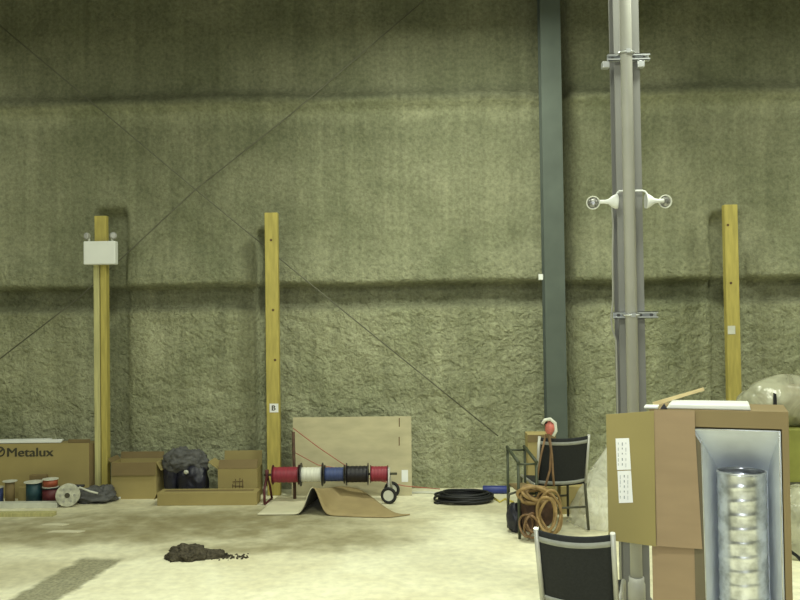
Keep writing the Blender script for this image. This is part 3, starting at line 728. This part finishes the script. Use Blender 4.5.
for (x, y, w_, lab) in [(55, 525, .12, 'pale flake of debris nearest the left edge'), (66, 532, .16, 'flat pale scrap lying on the dusty floor left of the dirt pile')]:
    q = atZ(x, y); mb = MB(); mb.slab([(-w_, -.02, 0), (w_ * .7, -.04, 0), (w_, .02, 0), (0, .05, 0), (-w_ * .8, .03, 0)], (0, 0, 1), .006)
    o = mb.build('floor_scrap', 'sheet_grey'); o.location = (q.x, q.y, 0); tag(o, lab, 'scrap', 'scraps on the dusty floor')

# ------------------------------------------------------------------ chairs
def make_chair(label, loc, rz, arms=False, recl=.20, H=.84, W=.46, tube_m='silver', leg_m='silver'):
    """faces +Y locally; the back is at -Y"""
    t = thing('sling_chair', label, 'chair', loc, rz, 'black sling chairs')
    hw = W / 2; zs = .395
    yb = -.20; yt = yb - recl * (H - zs)
    for s in (-1, 1):
        mb = MB(); mb.tube([(s * hw, .24, .012), (s * hw, .235, zs - .02), (s * hw, .22, zs + .0)], .012, 8); mb.build('front_leg', leg_m, t)
        mb = MB(); mb.tube([(s * hw, yb - .06, .012), (s * hw, yb, zs - .05), (s * hw, yb - .01, zs + .01)], .0125, 8); mb.build('rear_leg', leg_m, t)
        mb = MB(); mb.tube([(s * hw, yb - .01, zs), (s * hw, yt, H)], .0128, 8); mb.build('back_post', tube_m, t)
        mb = MB(); mb.tube([(s * hw, yb, zs - .01), (s * hw, .23, zs)], .012, 8); mb.build('seat_rail', tube_m, t)
        if arms:
            mb = MB(); mb.tube([(s * hw * 1.06, .235, .2), (s * hw * 1.06, .235, .64), (s * hw * 1.06, .2, .655), (s * hw * 1.05, yb - .05, .66)], .013, 8); mb.build('arm_frame', tube_m, t)
            mb = MB(); mb.box(s * hw * 1.06 - .025, s * hw * 1.06 + .025, -.15, .2, .665, .685); mb.build('armrest', 'black_plastic', t, .006)
    for yy in (.235, yb - .033): mb = MB(); mb.tube([(-hw, yy, .2), (hw, yy, .2)], .009, 8); mb.build('stretcher', leg_m, t)
    # seat sling
    def sling(rows_, m, name, thick=.008):
        mb = MB(); R_ = []; n = 12
        for (y, z, sag) in rows_:
            r_ = []
            for i in range(n + 1):
                u = -1 + 2 * i / n; x = u * (hw - .004); k = sag * (1 - u * u)
                r_.append((x, y, z, k))
            R_.append(r_)
        g = [[mb.bm.verts.new((x, y + (-k if name != 'seat' else 0), z - (k if name == 'seat' else k * .35))) for (x, y, z, k) in r_] for r_ in R_]
        for a, b in zip(g, g[1:]):
            for i in range(n):
                f = mb.bm.faces.new([a[i], a[i + 1], b[i + 1], b[i]]); f.smooth = True
        o = mb.build(name, m, t); so = o.modifiers.new('solid', 'SOLIDIFY'); so.thickness = thick; so.offset = 0
        return o
    sling([(.235 - .45 * k / 8, zs + .002, .015) for k in range(9)], 'black', 'seat')
    def bp(z, off=0): return (yb - recl * (z - zs) + off, z, .035)
    z0_, z1_ = .402, H - .008
    sling([bp(z0_ + (z1_ - z0_) * k / 10) for k in range(11)], 'black', 'backrest')
    # grey bands (sub-part look) front and back of the sling
    sling([bp(z1_ - .055 + .027 * k / 2) for k in range(3)], 'strap', 'grey_band', .016)
    sling([bp(z0_ + .008 + .027 * k / 2) for k in range(3)], 'strap', 'grey_band', .016)
    return t
# near chair: rear of the back to the camera, rotated
q = atY(573, 529, 4.12)
ch1 = make_chair('black sling chair nearest the viewer, cut by the bottom of view', (q.x + .095, 4.12 + .26, 0), R(-17), H=.79, W=.355, recl=.42)
q = atY(562, 436, 7.1)
ch2 = make_chair('black sling chair seen from behind with a cord over its back', (q.x - .04, 7.1 + .27, 0), R(10), H=.81, W=.425, recl=.26, leg_m='frame_dark')
q = atY(523, 500, 7.1)
fs = thing('folding_stand', 'dark green folding metal stand loaded with cords left of the far chair', 'stand', (q.x + .0, 7.1, 0), R(8))
for (x, y, n_) in ((-.075, -.15, 'leg'), (-.075, .2, 'leg'), (.075, -.15, 'leg'), (.075, .2, 'leg')):
    mb = MB(); mb.tube([(x, y * 1.1, .0), (x, y, .62 if y < 0 else .68)], .012, 8); mb.build(n_, 'stand_green', fs)
for x in (-.075, .075):
    mb = MB(); mb.tube([(x, -.17, .615), (x, .22, .685)], .014, 8); mb.build('top_rail', 'stand_green', fs)
for y, z in ((-.155, .36), (.2, .36), (-.16, .6), (.2, .66)):
    mb = MB(); mb.tube([(-.075, y, z), (.075, y, z)], .009, 8); mb.build('crossbar', 'stand_green', fs)
mb = MB(); mb.box(-.07, .07, -.15, .2, .37, .38); mb.build('shelf', 'card_dark', fs)

# tool bag on floor left + cords
q = atZ(519, 534)
t = thing('tool_bag', 'dark tool bag on the floor in front of the green folding stand', 'bag', (q.x, q.y + .08, 0))
mb = MB(); mb.blob((-.03, 0, .12), .065, .08, .13, .15, 1.6, 4, 0, 51); mb.build('bag_body', 'black_plastic' if False else 'bag_black', t)
mb = MB(); mb.blob((.1, .02, .14), .09, .08, .17, .15, 1.6, 4, 0, 55); mb.build('side_pouch', 'bag_brown', t)
mb = MB(); mb.tube([(-.08, 0, .24), (-.07, 0, .31), (0, 0, .33), (.05, 0, .26)], .012, 8); mb.build('handle', 'frame_dark', t)
def coil(px, py, Y, rx, rz_, n, m, lab, name='extension_cord', seed=1, r=.013, tails=()):
    rnd = random.Random(seed); q = atY(px, py, Y); mb = MB(); pts = []
    N_ = 28
    for k in range(n):
        a0 = rnd.uniform(-.35, .35); s = rnd.uniform(.72, 1.1); dx = rnd.uniform(-.03, .03); dy = rnd.uniform(-.05, .05); dz = rnd.uniform(-.02, .02)
        pts = []
        for i in range(N_):
            th = 2 * PI * i / N_; x = rx * s * math.cos(th); z = rz_ * s * math.sin(th)
            xx = x * math.cos(a0) - z * math.sin(a0) + dx; zz = x * math.sin(a0) + z * math.cos(a0) + dz
            zz = max(zz, -q.z + .015)
            pts.append((xx, dy + .03 * math.sin(th * 2 + k), zz))
        mb.tube(pts, r, 6, True)
    for tl in tails:
        mb.tube([(x - q.x, y_ - Y, z - q.z) for x, y_, z in tl], r, 6)
    o = mb.build(name, m); o.location = q; return tag(o, lab, 'cord', 'cords heaped by the folding stand')
coil(548, 511, 6.86, .085, .165, 4, 'cord_orange', 'tall tan extension cord loop hanging right of the tool bag', seed=4, r=.012)
coil(537, 495, 6.9, .12, .06, 5, 'cord_orange', 'flat orange cord loops heaped at seat height above the tool bag', seed=9, r=.015)
coil(529, 523, 6.86, .055, .09, 4, 'cord_brown', 'small brown cord loops resting on the floor beside the tool bag', seed=12, r=.009)
mb = MB(); q = atY(545, 508, 6.98)
mb.blob((.0, -.02, 0), .09, .045, .14, .15, 1.6, 4, None, 61); o = mb.build('leather_pouch', 'bag_brown'); o.location = (q.x, q.y, max(q.z, .14)); tag(o, 'dark brown pouch framed by the tall tan cord loop', 'pouch')
# hanging cord with red plug on the back of ch2
cy = 6.98
t = thing('hanging_cord', 'brown cord with a red and white plug draped over the chair back', 'cord', atY(549, 428, cy))
o_ = t.location
def rel(pts, Y): return [atY(x, y, Y) - o_ for x, y in pts]
mb = MB(); mb.tube(rel([(548, 433), (551, 450), (550, 470), (546, 484), (542, 492)], cy), .010, 6); mb.tube(rel([(549, 433), (552, 455), (553, 475), (554, 486)], cy - .01), .010, 6)
mb.tube(rel([(546, 434), (541, 455), (537, 478), (536, 490)], cy + .02), .009, 6)
mb.build('cord_run', 'cord_brown', t)
mb = MB(); mb.blob(atY(550, 428, cy) - o_, .04, .04, .055, .2, 2, 3, None, 3); mb.build('plug', 'red', t)
mb = MB(); mb.tube(rel([(542, 424), (545, 420), (550, 419), (555, 423), (556, 431), (553, 436)], cy - .02), .014, 8); mb.build('white_loop', 'white_dirty', t)
mb = MB(); mb.lathe([(0, .02), (.05, .02)], atY(541, 423, cy) - o_, (1, 0, .3), 12); mb.build('socket_end', 'black_plastic', t)

# cartons behind the chairs
q = atY(533, 431, 7.75); b = atZ(533, 520)
t = thing('upright_carton', 'tall brown carton standing behind the green folding stand and far chair', 'box', (atY(540, 460, 7.8).x, 7.85, 0), 0, 'cartons near the chairs')
mb = MB(); mb.box(-.115, .14, -.1, .1, 0, q.z - .03); mb.build('carton_body', 'card', t, .004)
mb = MB(); mb.box(-.115, .14, -.106, -.1, q.z - .10, q.z - .035); mb.build('flap', 'card_dark', t)
u = atY(557, 486, 7.8); v = atY(581, 486, 7.8)
t = thing('low_carton', 'low brown carton on the floor seen beneath the far black chair', 'box', ((u.x + v.x) / 2 + .03, 7.88, 0), 0, 'cartons near the chairs')
mb = MB(); w_ = (v.x - u.x) / 2; mb.box(-w_, w_, -.1, .1, 0, u.z); mb.build('carton_body', 'card', t, .004)
mb = MB(); mb.box(-w_ + .01, w_ - .01, -.02, .02, u.z + .0005, u.z + .002); mb.build('packing_tape', 'card_dark', t)
# ------------------------------------------------------------------ plastic bag
q = atZ(600, 528)
t = thing('plastic_sheeting', 'clear crumpled plastic sheeting heaped between the far chair and the column', 'plastic', (q.x + .09, q.y + .15, 0))
mb = MB(); n1, n2 = 60, 40; rows = []
for j in range(n2 + 1):
    v = j / n2; row = []
    for i in range(n1):
        th = 2 * PI * i / n1; rad = .31 * (1 - v ** 1.6 * .88) + .012
        k = 1 + .16 * noise.fractal(Vector((math.cos(th) * 2.5, math.sin(th) * 2.5, v * 4)), 1, 2, 4)
        row.append(mb.bm.verts.new((rad * k * math.cos(th) + .10 * v, rad * k * .8 * math.sin(th), v * .72)))
    rows.append(row)
for a, b in zip(rows, rows[1:]):
    for i in range(n1):
        f = mb.bm.faces.new([a[i], a[(i + 1) % n1], b[(i + 1) % n1], b[i]]); f.smooth = True
mb.bm.faces.new(rows[-1]); mb.build('film', 'plastic', t)

# ------------------------------------------------------------------ tall carton with duct
D = .34
BR = R(-19)
BO = atY(721, 480, 4.15); BO.z = 0                  # centre of the carton's front, at floor level
BMI = (Matrix.Translation(BO) @ Matrix.Rotation(BR, 4, 'Z')).inverted()
def lo(px, py, yl=0.0):
    """pixel -> point in the carton's own frame, on its plane y = yl"""
    o = BMI @ CAMP; d = (BMI.to_3x3() @ ray(px, py)); return o + d * ((yl - o.y) / d.y)
def bthing(name, label, cat): return thing(name, label, cat, BO, BR)
def btag(o, label, cat):
    o.location = BO; o.rotation_euler = (0, 0, BR); return tag(o, label, cat)
bc = bthing('tall_carton', 'tall brown carton standing open, holding a metal pan and round duct', 'box')
xl, xr = lo(651, 500).x, lo(790, 480).x; zt = lo(720, 410.5).z
xo0, xo1 = lo(693, 480).x, lo(783, 480).x; zo = lo(735, 428).z
k = .006
mb = MB()
mb.box(xl, xr, D - k, D, 0, zt); mb.box(xl, xl + k, k, D - k, 0, zt); mb.box(xr - k, xr, k, D - k, 0, zt)
mb.box(xl + k, xr - k, k, D - k, zt - k, zt); mb.box(xl + k, xr - k, k, D - k, 0, k)
mb.box(xl, xr, 0, k, zo, zt); mb.box(xo1, xr, 0, k, 0, zo)
mb.build('carton_body', 'card_frame', bc)
mb = MB(); mb.box(xl, xo0, -.001, k, 0, zo); mb.build('front_panel', 'card_pink', bc)
yfp = -.03
zb = lo(670, 547, yfp).z
mb = MB(); mb.slab([(lo(655, 450, yfp).x, yfp, zb), (lo(702, 540, yfp).x, yfp + .008, zb), (lo(695, 430, yfp).x, yfp + .012, zo - .02), (lo(695, 430, yfp).x, yfp + .012, zt - .002), (lo(654, 411, yfp).x, yfp, zt - .002)], (0, 1, 0), .006)
mb.build('front_flap', 'card_pink', bc)
ys = -.035
mb = MB(); mb.slab([lo(608.5, 540, ys), lo(656, 546.5, ys), lo(654, 411, ys), lo(606, 414.5, ys)], (0, 1, 0), .006); fl = mb.build('side_flap', 'card_olive', bc)
for (y0, y1, nm) in ((438.5, 470, 'upper'), (471, 503, 'lower')):
    dx = (y0 - 438) * .06
    mb = MB(); mb.slab([lo(617 + dx, y1, ys - .001), lo(631 + dx, y1 - .5, ys - .001), lo(629 + dx, y0 - .5, ys - .001), lo(615.5 + dx, y0, ys - .001)], (0, -1, 0), .0015)
    lb = mb.build('label', 'paper', fl)
    rnd = random.Random(int(y0)); mb = MB()
    for c_ in range(3):
        for j in range(5):
            yy = y0 + 4 + j * 5.2; L = rnd.uniform(1.5, 4.4); xx = 618.0 + dx + c_ * 3.8; w0 = 1.0 if c_ == 1 else .5
            mb.slab([lo(xx, yy + L, ys - .003), lo(xx + w0, yy + L, ys - .003), lo(xx + w0, yy, ys - .003), lo(xx, yy, ys - .003)], (0, -1, 0), .0006)
    mb.build('print', 'brass_label', lb)
# flared sheet metal pan
pan = bthing('metal_pan', 'bright sheet metal pan with flared sides standing inside the tall carton', 'pan')
yk = .27; z0 = .008
fx0, fx1 = lo(705, 520, .002).x, lo(782, 480).x - .003
bx0, bx1 = lo(719, 500, yk).x, lo(768, 500, yk).x
zf = lo(740, 429).z - .006; zk = lo(745, 470, yk).z
tl = (lo(694, 429, .002).x, -.0, zf)
for nm, q4, nrm in (('top_flare', [tl, (fx1, .002, zf), (bx1, yk, zk), (bx0, yk, zk)], (0, .3, 1)),
                ('left_side', [(fx0, .002, z0), (fx0 - .012, .002, zf - .06), tl, (bx0, yk, zk), (bx0, yk, z0)], (-1, 0, 0)),
                ('right_side', [(fx1, .002, z0), (fx1, .002, zf), (bx1, yk, zk), (bx1, yk, z0)], (1, 0, 0)),
                ('back_panel', [(bx0, yk, z0), (bx1, yk, z0), (bx1, yk, zk), (bx0, yk, zk)], (0, 1, 0))):
    mb = MB(); mb.slab(q4, nrm, .002); mb.build(nm, 'sheetmetal', pan)
mb = MB(); mb.tube([(fx1 - .004, .002, z0), (fx1 - .004, .002, zf - .003), tl, (fx0 - .008, .0, zf - .06), (fx0, .0, z0)], .004, 6); mb.build('rolled_rim', 'galv', pan)
mb = MB(); mb.slab([(xo0, -.004, 0), (fx0, -.004, 0), (fx0 - .012, -.004, zf - .07), (xo0, -.004, zf - .005)], (0, 1, 0), .003); mb.build('liner_strip', 'liner', bc)
# spiral duct
yd = .135
da, db = lo(718.5, 530, yd).x, lo(767, 530, yd).x; r = (db - da) / 2
zd = lo(742, 473, yd - .05).z
dt = thing('spiral_duct', 'round galvanised spiral duct standing in the metal pan', 'duct', (BMI.inverted() @ Vector(((da + db) / 2, yd, .02))), BR)
mb = MB(); n = int((zd - .02) / .0085); seg = 40; rings = []; pitch = .068
for j in range(n + 1):
    z = j * (zd - .02) / n; ring = []
    for i in range(seg):
        th_ = 2 * PI * i / seg; ph = (z / pitch - i / seg) % 1.0
        rr = r + (.0035 if ph < .16 else (-.001 if .5 < ph < .6 else 0))
        ring.append(mb.bm.verts.new((rr * math.cos(th_), rr * math.sin(th_), z)))
    rings.append(ring)
for a, b in zip(rings, rings[1:]):
    for i in range(seg):
        f = mb.bm.faces.new([a[i], a[(i + 1) % seg], b[(i + 1) % seg], b[i]]); f.smooth = True
o = mb.build('duct_wall', 'spiral', dt)
so = o.modifiers.new('s', 'SOLIDIFY'); so.thickness = .002; so.offset = -1
mb = MB(); mb.tube([(r * math.cos(2 * PI * i / 32), r * math.sin(2 * PI * i / 32), zd - .02) for i in range(32)], .004, 6, True); mb.build('rim', 'galv', dt)
# things lying on top of the carton
ya = .02
a0, a1 = lo(666, 408, ya).x, lo(751, 408, ya).x
mb = MB(); mb.slab([(a0, ya, zt + .001), (a1, ya, zt + .001), (a1 - .006, ya, zt + .026), (a0 + .02, ya, zt + .024)], (0, 1, 0), .22)
btag(mb.build('white_panel', 'white', bevel=.006), 'flat white panel lying on top of the tall carton', 'panel')
mb = MB(); mb.box(lo(644, 411, .0).x, lo(658, 411, .0).x, .0, .1, zt + .001, zt + .012)
btag(mb.build('foam_offcut', 'white', bevel=.003), 'small white offcut on the left corner of the tall carton top', 'offcut')
xw = lo(660, 410, .0).x
mb = MB(); mb.slab([(xw, .0, zt + .001), (xw + .035, .0, zt + .001), (xw + .02, .0, zt + .028)], (0, 1, 0), .015)
btag(mb.build('black_wedge', 'black_plastic'), 'tiny black wedge on the carton top at the end of the white panel', 'wedge')
a = Vector((lo(655, 410, .12).x, .125, zt + .012)); b = lo(704, 389, .30)
mb = MB(); d = (b - a).normalized(); s_ = d.cross(Vector((0, 1, 0))).normalized() * .009; w_ = Vector((0, .008, 0))
a = Vector((lo(653, 409, .10).x, .12, zt + .012)) 
mb.slab([a - s_ - w_, a + s_ - w_, b + s_ * .9 - w_, b - s_ * .9 - w_], (0, 1, 0), .016)
btag(mb.build('wood_lath', 'lath'), 'thin wood lath jutting up behind the tall carton top', 'lath')

# ------------------------------------------------------------------ right edge background
q = atY(775, 378, 7.6)
t = thing('wrapped_bundle', 'bulky plastic-wrapped bundle stacked on a green carton behind the tall carton', 'bundle', (atY(790, 400, 7.7).x, 7.7, 0))
gz = atY(790, 428, 7.5).z
mb = MB(); mb.blob((-.0, 0, gz + .20), .46, .26, .24, .08, 1.5, 5, gz + .012, 71); mb.build('wrap', 'wrap', t)
mb = MB(); mb.blob((.06, .02, gz + .17), .34, .2, .19, .12, 2, 4, gz + .03, 72); mb.build('filling', 'card_pink', t)
mb = MB(); mb.slab([(-.25, -.24, gz + .18), (-.22, -.24, gz + .18), (-.22, -.23, gz + .30), (-.24, -.23, gz + .31)], (0, -1, 0), .02); mb.build('dark_slit', 'black_plastic', t)
t = thing('green_carton', 'olive green carton half hidden at the right edge behind the tall carton', 'box', (atY(830, 450, 7.5).x, 7.62, 0))
gz0 = atY(790, 484, 7.3).z
mb = MB(); mb.box(-.72, .5, -.25, .25, gz0, gz); mb.build('carton_body', 'green_box', t, .004)
mb = MB(); mb.box(-.74, .52, -.27, .27, gz0 - .05, gz0); mb.build('dark_base', 'frame_dark', t, .004)
for sx in (-.68, .46):
    for sy in (-.2, .2):
        mb = MB(); mb.box(sx - .03, sx + .03, sy - .03, sy + .03, 0, gz0 - .05); mb.build('leg', 'frame_dark', t)
q = atZ(800, 560)
t = thing('plastic_heap', 'milky plastic heap on the floor at the right edge of view', 'plastic', (q.x + .12, q.y + .2, 0))
mb = MB(); mb.blob((0, 0, .18), .36, .27, .32, .12, 1.5, 5, 0, 81); mb.build('film', 'wrap', t)
mb = MB(); mb.tube([atY(x, y, 5.6) for x, y in [(780, 548), (790, 551), (797, 556), (806, 566), (812, 590)]] + [atZ(820, 606)], .012, 6)
tag(mb.build('black_cable', 'cord_black'), 'black cable curving down past the right side of the tall carton', 'cable')

# ------------------------------------------------------------------ lights
def area(name, loc, sx, sy, power, col=(1, .98, .82), rot=(0, 0, 0), spread=None):
    l = bpy.data.lights.new(name, 'AREA'); l.shape = 'RECTANGLE'; l.size = sx; l.size_y = sy; l.energy = power; l.color = col
    if spread: l.spread = spread
    o = bpy.data.objects.new(name, l); C.objects.link(o); o.location = loc; o.rotation_euler = rot; return o
HZ = 4.9
for x, y, p_ in [(-5.0, 7.0, 30), (.4, 7.0, 105), (5.4, 7.0, 85), (-2.2, 4.6, 50), (2.0, 4.6, 95), (0, 1.8, 120), (-4, 1.2, 50), (5, 1.2, 60), (0, -3, 60)]:
    area('high_bay_lamp', (x, y, HZ), .5, .5, p_, (.95, 1, .8))
fl_ = bpy.data.lights.new('camera_flash', 'AREA'); fl_.size = .06; fl_.size_y = .04; fl_.shape = 'RECTANGLE'; fl_.energy = 22; fl_.color = (.86, .92, 1); fl_.spread = R(120)
fo = bpy.data.objects.new('camera_flash', fl_); C.objects.link(fo); fo.location = (-.06, 0.02, 1.87); fo.rotation_euler = (R(88), 0, 0)
w = bpy.data.worlds.new('world'); bpy.context.scene.world = w; w.use_nodes = True
w.node_tree.nodes['Background'].inputs[0].default_value = (.8, .85, .7, 1); w.node_tree.nodes['Background'].inputs[1].default_value = .1
# added fill lamp standing in for soft bounce, high behind the viewer
area('bounce_fill', (0, -4, 7.8), 8, 4, 150, (.97, 1, .88), (R(25), 0, 0))
vs = bpy.context.scene.view_settings; vs.view_transform = 'Standard'; vs.look = 'None'; vs.exposure = 0
